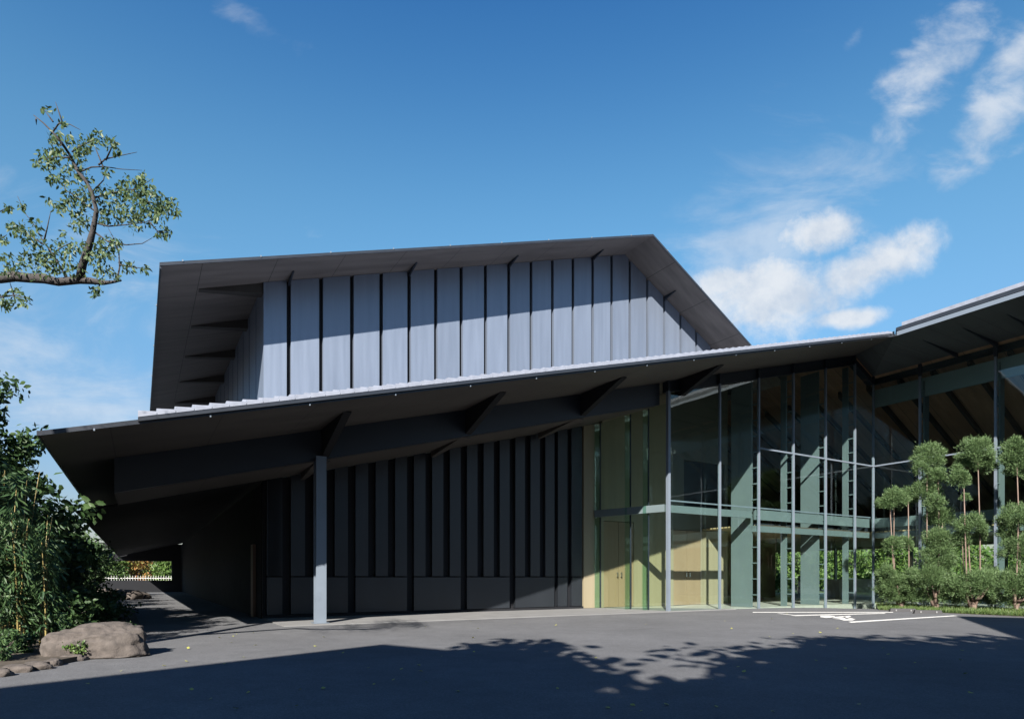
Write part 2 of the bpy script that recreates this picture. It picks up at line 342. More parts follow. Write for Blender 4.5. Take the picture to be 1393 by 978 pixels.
# ------------------------------------------------------------------ ground
g = MB(); xs = [-1500, -60, 0, 9, 11, 13, 15, 18, 60, 1500]; ys = [-1500, -60, 0, 15, 23.5, 24.75, 26, 27.25, 28.5, 40, 60, 1500]
g.v = [(x, y, gz(x, y)) for y in ys for x in xs]; nx = len(xs)
g.f = [(j*nx+i, j*nx+i+1, (j+1)*nx+i+1, (j+1)*nx+i) for j in range(len(ys)-1) for i in range(nx-1)]
tag(g.build('ground', 'asphalt'), kind='structure')

# ------------------------------------------------------------------ the museum, in its own axes: x along the gable wall, y towards the back
SC = -12.855
G0 = Vector((5.47, 22.0, 0))
B = empty('museum_building', G0, ANG)
tag(B, 'low dark steel building with overlapping gable roofs, deep black canopy and glass entrance hall', 'building')
def wz(s, t): p = G0+D1*s+D2*t; return gz(p.x, p.y)
TW = 3.03                       # wall plane
Q = -3.05                       # front edge of the lower roof
zl = lambda s, t=0: 8.08+.259*s           # underside of the lower roof, left slope
zl2 = lambda s, t=0: zl(s)-.77
SL = -17.37; SR = 11.24; SI = 8.68; SG = 12.68
z_in = lambda s: 10.29-.5*(s-SG)

# lower roof: soffits and roof body
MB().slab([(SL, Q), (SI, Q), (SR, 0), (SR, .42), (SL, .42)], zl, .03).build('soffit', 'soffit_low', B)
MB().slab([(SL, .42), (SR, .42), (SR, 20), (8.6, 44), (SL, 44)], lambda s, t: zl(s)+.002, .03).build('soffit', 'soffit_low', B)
m = MB().slab([(SL+.05, Q+.05), (SI-.03, Q+.05), (SR, 0), (SR, 44), (SL+.05, 44)], lambda s, t: zl(s)+.034, .035)
m.slab([(-15.6, Q+.5), (SI-.03, Q+.5), (SR, 0), (SR, 44), (-15.6, 44)], lambda s, t: zl(s)+.072, .17)
m.build('lower_roof', 'fascia', B)
zporch = lambda s, t: zl2(s)+.0
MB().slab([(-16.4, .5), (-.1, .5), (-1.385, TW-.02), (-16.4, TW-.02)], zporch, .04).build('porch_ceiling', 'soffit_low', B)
MB().slab([(-17.3, TW-.01), (SC+.1, TW-.01), (SC+.1, 42), (-17.3, 42)], lambda s, t: zl2(s)-.0, .04).build('passage_ceiling', 'black_board', B)
# front edge: black fascia strip and stepped tiles on it
MB().wallp(SL, SI, Q-.03, Q-.002, zl(SL)-.02, zl(SI)-.02, zl(SL)+.06, zl(SI)+.07).build('fascia', 'fascia', B)
MB().hexa([(SL-.03, Q-.03, zl(SL)-.02), (SL-.002, Q-.03, zl(SL)-.02), (SL-.002, 44, zl(SL)-.02), (SL-.03, 44, zl(SL)-.02)],
          [(SL-.03, Q-.03, zl(SL)+.06), (SL-.002, Q-.03, zl(SL)+.06), (SL-.002, 44, zl(SL)+.06), (SL-.03, 44, zl(SL)+.06)]).build('fascia', 'fascia', B)
MB().wallp(-15.95, 8.2, Q-.09, Q-.035, zl(-15.95)+.02, zl(8.2)+.02, zl(-15.95)+.083, zl(8.2)+.083).build('gutter', 'fascia', B)
t = MB(); s = -15.95
while s < 8.1:
    a, b = s, s+.30; z0 = zl(a)+.105; z1 = zl(b)+.105
    t.wallp(a, b+.04, Q-.08, Q+.45, z0-.02, z1-.02, z0+.095, z1+.055)
    t.wallp(a, b-.01, Q-.094, Q-.081, z0-.01, z1-.01, z0+.065, z1+.03)
    s += .30
t.build('rake_tiles', 'tile', B)
t = MB(); s = -15.95
while s < 8.1:
    t.wallp(s, s+.33, Q+.48, 2.9, zl(s)+.28, zl(s+.33)+.25, zl(s)+.34, zl(s+.33)+.28); s += .3
t.build('roof_tiles', 'tile', B)
for i in range(15):
    s = -16.6+i*1.82
    MB().box(s-.012, s+.012, Q-.05, Q-.032, zl(s)-.05, zl(s)-.01).build('edge_clip', 'steel', B)
# hanging beam and tapered brackets under the lower roof
MB().wallp(-16.4, -.12, .3, .42, zl2(-16.4), zl2(-.12), zl(-16.4)-.003, zl(-.12)-.003).build('hanging_beam', 'darksteel', B)
def wedge(s, t0, t1, th, zf, dep, name='bracket', m='slot'):
    z0 = zf(s)-.003
    MB().hexa([(s-th, t0, z0-.02), (s+th, t0, z0-.02), (s+th, t1, z0-dep), (s-th, t1, z0-dep)], [(s-th, t0, z0), (s+th, t0, z0), (s+th, t1, z0), (s-th, t1, z0)]).build(name, m, B)
for s in (-11.8, -7.67, -3.5, .7): wedge(s, -1.75, .3, .09, zl, .72)
for s in (-11.8, -7.67, -3.5):
    MB().hexa([(s-.16, .44, zl2(s)-.03), (s+.16, .44, zl2(s)-.03), (s+.05, 2.9, zl2(s)-.20), (s-.05, 2.9, zl2(s)-.20)],
              [(s-.16, .44, zl2(s)+.0), (s+.16, .44, zl2(s)+.0), (s+.05, 2.9, zl2(s)), (s-.05, 2.9, zl2(s))]).build('bracket', 'soffit_low', B)

# upper roof
TU = TW-1.57; SU = -15.46; SRU = .645; ZR = 14.0; TB = 36.
zu = lambda s, t=0: (ZR+.321*(s-SRU)) if s <= SRU else (ZR-.56*(s-SRU))
for poly in ([(SU, TU), (SRU, TU), (SRU, TB), (SU, TB)], [(SRU, TU), (8.4, TU), (8.4, TB), (SRU, TB)]):
    MB().slab(poly, zu, .02).build('soffit', 'soffit', B)
MB().hexa([(SU+.04, TU+.04, zu(SU)+.024), (SRU, TU+.04, ZR+.024), (SRU, TB, ZR+.024), (SU+.04, TB, zu(SU)+.024)],
          [(SU+.5, TU+.5, zu(SU)+.22), (SRU, TU+.5, ZR+.2), (SRU, TB, ZR+.2), (SU+.5, TB, zu(SU)+.22)]).build('upper_roof', 'fascia', B)
MB().hexa([(SRU, TU+.04, ZR+.024), (8.36, TU+.04, zu(8.36)+.024), (8.36, TB, zu(8.36)+.024), (SRU, TB, ZR+.024)],
          [(SRU, TU+.5, ZR+.2), (8.0, TU+.5, zu(8)+.2), (8.0, TB, zu(8)+.2), (SRU, TB, ZR+.2)]).build('upper_roof', 'fascia', B)
f = MB(); f.wallp(SU-.03, SRU, TU-.03, TU-.002, zu(SU)-.04, ZR-.03, zu(SU)+.04, ZR+.05); f.wallp(SRU, 8.4, TU-.03, TU-.002, ZR-.03, zu(8.4)-.03, ZR+.05, zu(8.4)+.05)
f.build('fascia', 'fascia', B)
MB().box(SU-.04, SU-.002, TU, TB, zu(SU)-.10, zu(SU)+.05).build('fascia', 'fascia', B)
for i in range(13):
    s = -15.0+i*1.82; z = zu(s); 
    MB().box(s-.015, s+.015, TU-.05, TU-.032, z+.03, z+.075).build('edge_clip', 'steel', B)
for i in range(6):
    MB().box(SU-.06, SU-.041, 4.2+i*3.6, 4.24+i*3.6, zu(SU)+.0, zu(SU)+.05).build('edge_clip', 'steel', B)
SC = -12.855
# gable wall: backing, flat steel panels and the slots between them
joints = [-12.16+.933*k for k in range(22)]
edges = [SC]+joints
bk = MB(); bk.wallp(SC+.05, SRU, TW+.13, TW+.25, 4.6, 8.1, zu(SC+.05), ZR); bk.wallp(SRU, 8.3, TW+.13, TW+.25, 8.1, 9.8, ZR, zu(8.3)); bk.build('wall_backing', 'slot', B)
zb = lambda s: zl(s)+.2
for i in range(len(edges)-1):
    a = edges[i]+(.06 if i else 0); b = edges[i+1]-.06
    if zu(a) < zb(a)+.15: break
    p = MB()
    if a < SRU < b:
        p.wallp(a, SRU, TW, TW+.12, zb(a), zb(SRU), zu(a)-.01, ZR-.01); p.wallp(SRU, b, TW, TW+.12, zb(SRU), zb(b), ZR-.01, zu(b)-.01)
    else: p.wallp(a, b, TW, TW+.12, zb(a), zb(b), zu(a)-.01, max(zu(b)-.01, zb(b)+.01))
    p.build('wall_panel', 'panel', B)
# side wall of the upper storey
MB().box(SC+.13, SC+.25, TW+.26, 34, 4.6, zu(SC)+.04).build('wall_backing', 'slot', B)
for k in range(22):
    a = TW+.0+k*1.37
    MB().box(SC, SC+.12, a+(.125 if k == 0 else .06), a+1.31, 4.7, zu(SC)-.01).build('wall_panel', 'panel', B)
# thin trim under the soffit at the gable
# tapered rafter ends in the side soffit
for tt in (3.25, 6.2, 9.4, 12.8, 16.4, 20.2, 24.5, 29):
    z0 = lambda s: zu(s)-.004
    a, b = SU+.95, SC
    MB().hexa([(a, tt-.10, z0(a)-.015), (b, tt-.16, z0(b)-.30), (b, tt+.16, z0(b)-.30), (a, tt+.10, z0(a)-.015)],
              [(a, tt-.10, z0(a)), (b, tt-.16, z0(b)), (b, tt+.16, z0(b)), (a, tt+.10, z0(a))]).build('rafter_end', 'rafter', B)
for k in (0, 4, 8, 12, 16):
    s = joints[k]; z = zu(s)
    wedge(s, TW-.65, TW-.01, .025, zu, .17, 'purlin_end', 'darksteel')

# lower wall of narrow steel strips over wide base panels
MB().wallp(SC, -1.39, TW+.16, TW+.3, -.1, -.1, zl2(SC)-.01, zl2(-1.39)-.01).build('wall_backing', 'slot', B)
mods = [-1.385-.64*3*k for k in range(7)]
mods = []; 
e = -2.65
while e > SC+.3:
    a = max(e-1.86, SC); mods.append((a, e)); e = a-.06-.0 if a == SC else e-1.92
narrow = [(-1.98, -1.44), (-2.60, -2.12)]
for a, b in narrow:
    MB().wallp(a+.02, b-.03, TW, TW+.15, 1.24, 1.24, zl2(a)-.004, zl2(b)-.004).build('wall_strip', 'panel_shaded', B)
    MB().box(a+.02, b-.03, TW, TW+.15, .12, 1.2).build('base_panel', 'panel_shaded', B)
for a, b in mods:
    a0, b0 = a+.09, b-.09
    MB().box(a0, b0, TW, TW+.15, .12, 1.2).build('base_panel', 'panel_shaded', B)
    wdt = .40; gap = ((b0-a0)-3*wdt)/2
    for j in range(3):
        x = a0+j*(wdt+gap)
        MB().wallp(x, x+wdt, TW, TW+.15, 1.24, 1.24, zl2(x)-.004, zl2(x+wdt)-.004).build('wall_strip', 'panel_shaded', B)
MB().box(SC, -1.39, TW+.02, TW+.17, 0.0, .1).build('wall_plinth', 'slot', B)
p = MB().box(SC-.02, SC+.15, TW+.31, 42.6, 0, zl2(SC)-.05).build('passage_wall', 'black_board', B)
MB().box(SC-.12, SC-.03, 4.2, 4.6, .0, 2.2).build('passage_door', 'door_dark', B)

# steel post
pp = empty('steel_post'); pp.parent = B
ps, pt = -11.93, .3
m = MB(); m.box(ps-.13, ps+.13, pt-.14, pt-.12, -.02, zl(ps)-.7); m.box(ps-.13, ps+.13, pt+.10, pt+.12, -.02, zl(ps)-.7); m.box(ps-.03, ps+.03, pt-.119, pt+.099, -.02, zl(ps)-.7)
bpy.data.objects.remove(pp)
m.build('steel_post', 'steel', B)
MB().box(ps-.19, ps+.19, pt-.2, pt+.18, 0.028, .045).build('post_base_plate', 'steel', B)

# walkway slab along the porch
tag(MB().hexa([(-12.9, -.15, -.3), (0.0, -.25, -.3), (3.2, -.25, -.3), (3.2, -.06, -.3), (-.05, 3.0, -.3), (-12.9, 3.0, -.3)], [(-12.9, -.15, .024), (0, -.25, .024), (3.2, -.25, .024), (3.2, -.06, .024), (-.05, 3.0, .024), (-12.9, 3.0, .024)]).build('pavement', 'concrete'), kind='structure')
pv = bpy.data.objects['pavement']; pv.location = G0; pv.rotation_euler = (0, 0, ANG)

# entrance: return glass from the corner post back to the steel wall
ztop = lambda s: zl(s)-.38 if s <= SR else zl(SR)-.38-.486*(s-SR)
def pane(a, b, z0, z1a, z1b, m='glass', th=.012, name='glass_pane'):
    ax, ay = a; bx, by = b; d = Vector((bx-ax, by-ay, 0)).normalized(); nrm = Vector((-d.y, d.x, 0))*th
    MB().hexa([(ax, ay, z0), (bx, by, z0), (bx+nrm.x, by+nrm.y, z0), (ax+nrm.x, ay+nrm.y, z0)],
              [(ax, ay, z1a), (bx, by, z1b), (bx+nrm.x, by+nrm.y, z1b), (ax+nrm.x, ay+nrm.y, z1a)]).build(name, m, B)
def post(x, y, z0, z1, w=.09, d=.12, m='steel', name='mullion'):
    return MB().box(x-w/2, x+w/2, y-d/2, y+d/2, z0, z1).build(name, m, B)
RG = [(-.02, .07), (-.16, .78), (-.33, 1.55), (-.62, 2.95)]
for i in range(3):
    a, b = RG[i], RG[i+1]
    pane(a, b, .03, zl2(a[0])-.01, zl2(b[0])-.01, 'glass_green')
for x, y in RG[1:]: post(x-.02, y+.02, .03, zl2(x)-.012, .035, .05, 'darksteel')
for x, y in RG[1:]: MB().box(x-.30, x-.045, y+.0, y+.014, .03, zl2(x-.3)-.02).build('glass_fin', 'glass_fin', B)
# canopy over the door: dark header with short arms
hd = MB(); hd.hexa([(-.95, 2.95, 3.50), (-.1, .1, 3.50), (.06, .14, 3.50), (-.79, 2.99, 3.50)], [(-.95, 2.95, 3.76), (-.1, .1, 3.76), (.06, .14, 3.76), (-.79, 2.99, 3.76)])
hd.build('door_header', 'teal', B)
# front glazing
ML = [0, 2.60, 4.80, 6.93, 9.10, 11.24, SG]
for i, s in enumerate(ML):
    post(s, 0 if i < 6 else .0, wz(s, 0)-.02, ztop(s)-.0, .075 if i not in (0,) else .11, .085 if i else .12)
    post(s, .0, ztop(s)+.001, (zl(s) if s <= SR else 10.29)-.01, .07, .1, 'darksteel', 'mullion_head')
for i in range(6):
    a, b = ML[i]+(.06 if i == 0 else .04), ML[i+1]-.04
    zb_ = min(wz(a, 0), wz(b, 0))-.02
    if i >= 2:
        pane((a, -.01), (b, -.01), zb_, 6.18, 6.18); pane((a, -.01), (b, -.01), 6.26, ztop(a)-.05, ztop(b)-.05)
        MB().box(a, b, -.03, .04, 6.19, 6.25).build('transom', 'steel', B)
    else: pane((a, -.01), (b, -.01), zb_, ztop(a)-.05, ztop(b)-.05)
    MB().wallp(a, b, -.03, .05, ztop(a)-.04, ztop(b)-.04, ztop(a), ztop(b)).build('glazing_head', 'darksteel', B)
MB().hexa([(0, .08, ztop(0)), (SR, .08, ztop(SR)), (SR, .28, ztop(SR)), (0, .28, ztop(0))], [(0, .08, zl(0)-.004), (SR, .08, zl(SR)-.004), (SR, .28, zl(SR)-.004), (0, .28, zl(0)-.004)]).build('roof_beam', 'darksteel', B)
MB().hexa([(SR, .08, ztop(SR)), (SG, .08, ztop(SG)), (SG, .28, ztop(SG)), (SR, .28, ztop(SR))], [(SR, .08, zl(SR)-.004), (SG, .08, 10.28), (SG, .28, 10.28), (SR, .28, zl(SR)-.004)]).build('roof_beam', 'darksteel', B)
def fin_set(fx, depth, along_s=False, t_=0, top=9):
    """steel fin column behind a mullion, tied to it with short rungs"""
    if not along_s:
        MB().box(fx-.03, fx+.03, .30, .30+depth, 0.03, ztop(fx)-.06).build('fin_column', 'teal', B)
        r = MB(); z = .5
        while z < ztop(fx)-.3: r.box(fx-.02, fx+.02, .072, .298, z, z+.04); z += .62
        r.build('fin_rungs', 'teal', B)
    else:
        MB().box(SG+.30, SG+.30+depth, t_-.03, t_+.03, 0.03, 9.6).build('fin_column', 'teal', B)
        r = MB(); z = .5
        while z < 9.4: r.box(SG+.072, SG+.298, t_-.02, t_+.02, z, z+.04); z += .62
        r.build('fin_rungs', 'teal', B)
for s, d in zip(ML[2:6], (1.0, .26, .85, .26)): fin_set(s, d)
# mezzanine edge beams
MB().box(.1, 4.6, .16, .24, 3.50, 3.76).build('floor_beam', 'teal', B)
MB().box(4.75, SG-.1, .12, .20, 3.45, 3.86).build('floor_beam', 'teal', B)
MB().box(4.75, SG-.1, .12, .28, 2.98, 3.22).build('floor_beam', 'teal', B)
MB().box(SG+.12, SG+.2, -14, .1, 3.45, 3.86).build('floor_beam', 'teal', B)
MB().box(SG+.12, SG+.28, -14, .1, 2.98, 3.22).build('floor_beam', 'teal', B)
MB().box(.1, SG-.1, .072, .10, 3.88, 3.93).build('rail', 'steel', B)
# interior
MB().hexa([(-.6, 3.0, -.5), (.03, .1, -.5), (26, .1, -.5), (26, 22, -.5), (-.6, 22, -.5)], [(-.6, 3.0, .022), (.03, .1, .022), (26, .1, .022), (26, 22, .022), (-.6, 22, .022)]).build('hall_floor', 'floor', B)
MB().box(SG+.1, 26, -14, .098, -.5, .022).build('hall_floor', 'floor', B)
MB().box(6.8, 26, 1.5, 22, 3.30, 3.5).build('upper_floor', 'darksteel', B)
MB().box(SG+.3, 26, -14, 1.49, 3.30, 3.5).build('upper_floor', 'darksteel', B)
MB().box(5.0, 26, 1.5, 22, 3.24, 3.29).build('slatted_ceiling', 'slats', B)
MB().box(5.0, SG+.28, .3, 1.49, 3.24, 3.29).build('slatted_ceiling', 'slats', B)
MB().box(SG+.3, 26, -14, 1.49, 3.24, 3.29).build('slatted_ceiling', 'slats', B)
# beige wall with doors and a dark opening
bw = MB()
bw.wallp(-1.385, -.5, TW, TW+.2, .03, .03, zl2(-1.385), zl2(-.5))
def bwall(a, b, z0, z1=None): bw.wallp(a, b, TW, TW+.2, z0, z0, zl(a)-.02 if z1 is None else z1, zl(b)-.02 if z1 is None else z1)
bwall(-.5, .02, 3.4); bwall(-.5, -.42, .03, 3.4); bwall(1.12, 1.20, .03, 3.4); bwall(.02, 1.2, 3.4); bwall(1.2, 2.9, 3.2)
bwall(1.2, 3.3, .03, 3.2); bwall(4.95, 6.6, .03, 3.2)
bw.build('beige_wall', 'beige', B); bw = MB()
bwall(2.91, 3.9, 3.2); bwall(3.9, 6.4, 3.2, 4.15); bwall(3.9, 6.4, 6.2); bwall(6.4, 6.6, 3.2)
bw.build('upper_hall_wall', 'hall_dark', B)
MB().box(3.8, 6.5, TW+.5, TW+.6, 3.9, 6.4).build('dark_recess', 'slot', B)
def door(a, b, z1, hinge):
    d = MB().box(a, b, TW+.04, TW+.1, .04, z1).build('door', 'door', B)
    hx = b-.09 if hinge else a+.09
    h = MB(); h.tube([(hx, TW-.04, 1.22), (hx, TW-.04, 1.40)], .022); h.tube([(hx, TW-.04, 1.24), (hx, TW+.05, 1.24)], .012); h.tube([(hx, TW-.04, 1.38), (hx, TW+.05, 1.38)], .012)
    h.build('handle', 'chrome', d)
door(-.41, .34, 3.38, True); door(.36, 1.11, 3.38, False)
door(3.31, 4.11, 3.18, True); door(4.13, 4.94, 3.18, False)
MB().box(-.6, 6.6, TW+.21, TW+.3, .03, 3.7).build('wall_backing', 'slot', B)
MB().box(-1.3, 6.6, 14, 14.2, 0.03, 8).build('gallery_wall', 'plaster', B)
MB().box(6.45, 6.6, TW+.61, 14, .03, 8.8).build('gallery_wall', 'beige', B)
MB().box(9.5, 16.6, 8, 8.2, .03, 3.23).build('wood_wall', 'wood', B)
MB().box(9.5, 13.4, 12, 12.2, 3.51, 8).build('gallery_wall', 'plaster', B)
MB().box(18.5, 22.5, 5.2, 6.0, .03, 1.1).build('reception_counter', 'white_glossy', B)
st = empty('stone_statue', G0+D1*13.3+D2*4.0+Vector((0, 0, .024)), ANG); tag(st, 'small dark standing statue on a plinth inside the hall', 'statue')
MB().box(-.3, .3, -.25, .25, 0, .35).build('plinth', 'darksteel', st)
prof = [(.22, .35), (.24, .45), (.20, .7), (.22, .95), (.25, 1.12), (.22, 1.24), (.09, 1.29), (.08, 1.33), (.12, 1.40), (.125, 1.48), (.08, 1.56), (.0, 1.58)]
mb = MB(); nseg = 18
mb.v = [(r_*math.cos(a_), r_*.7*math.sin(a_), z_) for r_, z_ in prof for a_ in [2*math.pi*j/nseg for j in range(nseg)]]
mb.f = [(i*nseg+j, i*nseg+(j+1) % nseg, (i+1)*nseg+(j+1) % nseg, (i+1)*nseg+j) for i in range(len(prof)-1) for j in range(nseg)]
mb.build('figure', 'darksteel', st, True)
# right slope of the roof, inner ceiling and rafters
MB().slab([(SR, 0.0), (SG, 0.0), (SG, 44), (SR, 44)], lambda s, t: zl(SR)-.486*(s-SR), .3).build('roof_slope', 'ceiling', B)
MB().slab([(SG, -14), (27, -14), (27, 24), (SG, 24)], lambda s, t: z_in(s), .3).build('roof_slope', 'ceiling', B)
for k in range(20):
    t0 = -13.3+k*1.37
    MB().hexa([(SG+.35, t0, z_in(SG+.35)-.28), (26.5, t0, z_in(26.5)-.18), (26.5, t0+.12, z_in(26.5)-.18), (SG+.35, t0+.12, z_in(SG+.35)-.28)],
              [(SG+.35, t0, z_in(SG+.35)-.003), (26.5, t0, z_in(26.5)-.003), (26.5, t0+.12, z_in(26.5)-.003), (SG+.35, t0+.12, z_in(SG+.35)-.003)]).build('rafter', 'rafter', B)
# wing: soffit, folded corner, edges
tri = [(SI, Q), (SG, 0), (SR, 0)]; zt = {tri[0]: zl(SI), tri[1]: 10.29, tri[2]: zl(SR)}
MB().hexa([(x, y, zt[(x, y)]+.001) for x, y in tri], [(x, y, zt[(x, y)]+.2) for x, y in tri]).build('wing_soffit', 'wing_soffit', B)
zwf = lambda s, t: zl(SI)+(10.29-zl(SI))*(s-SI)/(SG-SI)
MB().slab([(SI, -14), (SG, -14), (SG, 0), (SI, Q)], zwf, .03).build('wing_soffit', 'wing_soffit', B)
MB().slab([(SI+.1, -14), (SG+.5, -14), (SG+.5, -.5), (SI+.1, Q)], lambda s, t: zwf(s, t)+.034, .3).build('wing_roof', 'fascia', B)
z0 = zl(SI)
MB().box(SI-.03, SI-.003, -14, Q-.1, z0-.02, z0+.13).build('wing_fascia', 'steel', B)
MB().box(SI+.12, SI+.5, -14, Q-.2, z0+.345, z0+.48).build('wing_tiles', 'tile', B)
MB().box(SI+.0, SI+.099, -14, Q-.1, z0+.16, z0+.30).build('wing_gutter', 'fascia', B)
for t0 in (-3.4, -4.77, -6.14, -7.5, -8.9, -10.2):
    MB().hexa([(SI+1.3, t0-.02, z0-.02), (SG-.02, t0-.03, z0-.22), (SG-.02, t0+.03, z0-.22), (SI+1.3, t0+.02, z0-.02)],
              [(SI+1.3, t0-.02, z0-.022+.017), (SG-.02, t0-.03, z0-.045), (SG-.02, t0+.03, z0-.045), (SI+1.3, t0+.02, z0-.005)]).build('bracket', 'darksteel', B)
WT = [0, -1.98, -4.73, -7.4, -10.1, -12.8]
for i, t0 in enumerate(WT):
    if i: post(SG, t0, wz(SG, t0)-.02, 9.75, .10, .08); MB().box(SG-.05, SG+.05, t0-.06, t0+.06, 9.751, 10.27).build('mullion_head', 'darksteel', B); fin_set(0, .38, True, t0)
for i in range(5):
    a, b = WT[i]-.045, WT[i+1]+.045
    pane((SG-.01, a), (SG-.01, b), wz(SG, b)-.02, 6.18, 6.18); pane((SG-.01, a), (SG-.01, b), 6.26, 10.2, 10.2)
    MB().box(SG-.03, SG+.04, b, a, 6.19, 6.25).build('transom', 'steel', B)
MB().box(SG+.35, SG+.45, -14, .2, 8.95, 9.75).build('roof_beam', 'teal_lit', B)
MB().box(SG+.14, SG+.3, -14, .05, 9.95, 10.2).build('roof_beam', 'darksteel', B)
MB().box(SG-.1, 26, -14.3, -14.05, -.4, 10.0).build('wing_end_wall', 'panel', B)
# rear of the hall
for s in (10, 14, 18, 22, 25.8): post(s, 21.9, .03, 3.2, .15, .15, 'teal', 'rear_column')
for t0 in (-10, -5, 0, 5, 10, 15): post(25.8, t0, .03, 3.2, .15, .15, 'teal', 'rear_column')

# ceiling lights of the hall (lit)

# far end of the covered passage
W = MB(); W.box(-19.6, -12.9, 42.1, 42.5, -.1, .95); W.box(-19.6, -12.9, 42.1, 42.5, 2.5, 3.9); W.box(-13.6, -12.9, 42.1, 42.5, .95, 2.5)
W.build('passage_end_wall', 'slot', B)

# ------------------------------------------------------------------ passage surroundings
def rock(name, size, seed, m='stone', sub=4):
    import bmesh
    from mathutils import noise
    bm = bmesh.new(); bmesh.ops.create_icosphere(bm, subdivisions=sub, radius=1)
    for v in bm.verts:
        p = v.co.copy(); k = 1+.30*noise.noise(p*1.1+Vector((seed, 0, 0)))+.16*abs(noise.noise(p*2.6+Vector((0, seed, 0))))+.06*noise.noise(p*7)+.02*noise.noise(p*19)
        q = Vector([math.copysign(abs(c)**.72, c) for c in p])
        v.co = Vector((q.x*size[0], q.y*size[1], max(q.z, -.3)*size[2]))*k
    me = bpy.data.meshes.new(name); bm.to_mesh(me); bm.free(); me.materials.append(M[m]); me.polygons.foreach_set('use_smooth', [True]*len(me.polygons))
    o = bpy.data.objects.new(name, me); COL.objects.link(o); return o
loc = lambda s, t, z=0: G0+D1*s+D2*t+Vector((0, 0, z))
for i, (s, t, sz) in enumerate([(-17.6, 22, (.7, .5, .5)), (-16.6, 24, (.8, .5, .42)), (-15.9, 25, (.5, .4, .28))]):
    o = rock('rock', sz, 11+i, sub=3); o.location = loc(s, t, .1)
    tag(o, ['tall garden rock in the dark passage beside the hedge', 'broad garden rock lying in the middle of the dark passage', 'small flat garden rock nearest the wall in the dark passage'][i], 'rock', 'rocks in the passage')
fe = empty('garden_fence', loc(-16, 49), ANG); tag(fe, 'white lattice fence in bright sun beyond the end of the dark passage', 'fence')
f = MB()
for i in range(60): f.box(-6+i*.2, -5.975+i*.2, 0, .03, 0, 1.35)
f.build('fence_pickets', 'white', fe); f = MB(); f.box(-6.1, 6.1, .035, .06, 1.1, 1.15); f.box(-6.1, 6.1, .035, .06, .5, .55); f.build('fence_rail', 'white', fe)

# ------------------------------------------------------------------ plants
def tree(name, base, h, r, m, n, label, cat, group=None, bark='bark', nsub=40, size=.16, trunk_r=.14, crown_z=.62, flat=.85, aspect=.5, blobs=None):
    o = empty(name, base); tag(o, label, cat, group)
    tk = MB(); top = h*crown_z
    pts = [(0, 0, -.1), (random.uniform(-.1, .1), random.uniform(-.1, .1), top*.4), (random.uniform(-.2, .2), random.uniform(-.2, .2), top), (random.uniform(-.2, .2), random.uniform(-.2, .2), h*.9)]
    tk.tube(pts, [trunk_r, trunk_r*.75, trunk_r*.5, trunk_r*.12])
    for k in range(7):
        a = k*2.4; z = top*(.7+.06*k); rr = r*.7
        tk.tube([(0, 0, z), (math.cos(a)*rr*.5, math.sin(a)*rr*.5, z+rr*.35), (math.cos(a)*rr, math.sin(a)*rr, z+rr*.55)], [trunk_r*.4, trunk_r*.25, trunk_r*.08], 6)
    tk.build('trunk', bark, o, True)
    pts = []
    for (bx, by, bz, br) in (blobs or [(0, 0, h-r*flat, r)]):
        nn = int(n*br*br/sum(q[3]**2 for q in (blobs or [(0, 0, 0, r)])))
        pts.append(clumped((bx, by, bz), br, nn, nsub, .3, flat))
    leaves('crown', m, np.concatenate(pts), size, o, .3, aspect)
    return o

# pruned cedars in front of the glass (each: thick base, bushy skirt, slim stems carrying round tufts)
CED = [
 (24.4, (1226, 824), [(1204, 686, 12), (1218, 681, 17), (1233, 678, 15), (1215, 742, 12), (1231, 739, 10), (1212, 799, 20), (1240, 794, 20), (1226, 811, 16), (1205, 780, 12)], [(1213, 1207, 686), (1220, 1219, 684), (1234, 1233, 680)],
  'pruned cedar with flat twin tufts on three thin bare stems, leftmost of the row'),
 (23.8, (1273, 825), [(1264, 624, 20), (1253, 640, 11), (1275, 650, 15), (1259, 672, 21), (1272, 686, 13), (1279, 707, 20), (1275, 737, 20), (1277, 761, 23), (1261, 788, 22), (1286, 799, 21)], [(1261, 1262, 640), (1277, 1275, 655), (1270, 1278, 712)],
  'fullest pruned cedar with green tufts stacked from the ground up to its rounded top'),
 (23.0, (1324, 828), [(1328, 619, 23), (1318, 632, 16), (1340, 634, 14), (1305, 653, 14), (1303, 640, 8), (1313, 678, 6), (1321, 720, 20), (1307, 737, 14), (1334, 731, 10), (1332, 797, 24), (1310, 802, 19), (1345, 780, 12)], [(1331, 1328, 628), (1311, 1307, 655), (1324, 1320, 722), (1314, 1309, 736)],
  'pruned cedar with one big round head on a tall bare stem, third from the left'),
 (22.2, (1381, 831), [(1382, 613, 18), (1384, 639, 16), (1373, 626, 11), (1395, 625, 12), (1380, 707, 21), (1370, 722, 13), (1387, 748, 24), (1375, 800, 25), (1395, 790, 24)], [(1388, 1383, 630), (1377, 1380, 700)],
  'pruned cedar at the right edge of the picture with shaded skirt'),
]
def dome(c, r, n):                 # tuft: many upswept sprays over a domed head
    k = 70; d = rng.normal(size=(k, 3)); d[:, 2] = np.abs(d[:, 2])*1.25-.45; d /= np.linalg.norm(d, axis=1)[:, None]
    cs = np.array(c)+d*r*(.5+.45*rng.uniform(0, 1, (k, 1)))*np.array([1, 1, 1.08]); P_ = []; D_ = []
    for i in range(k):
        m_ = max(5, n//k); q = rng.normal(size=(m_, 3))*r*.13; P_.append(cs[i]+q); D_.append(np.tile(d[i]*.9+np.array([0, 0, .35]), (m_, 1)))
    return np.concatenate(P_), np.concatenate(D_)
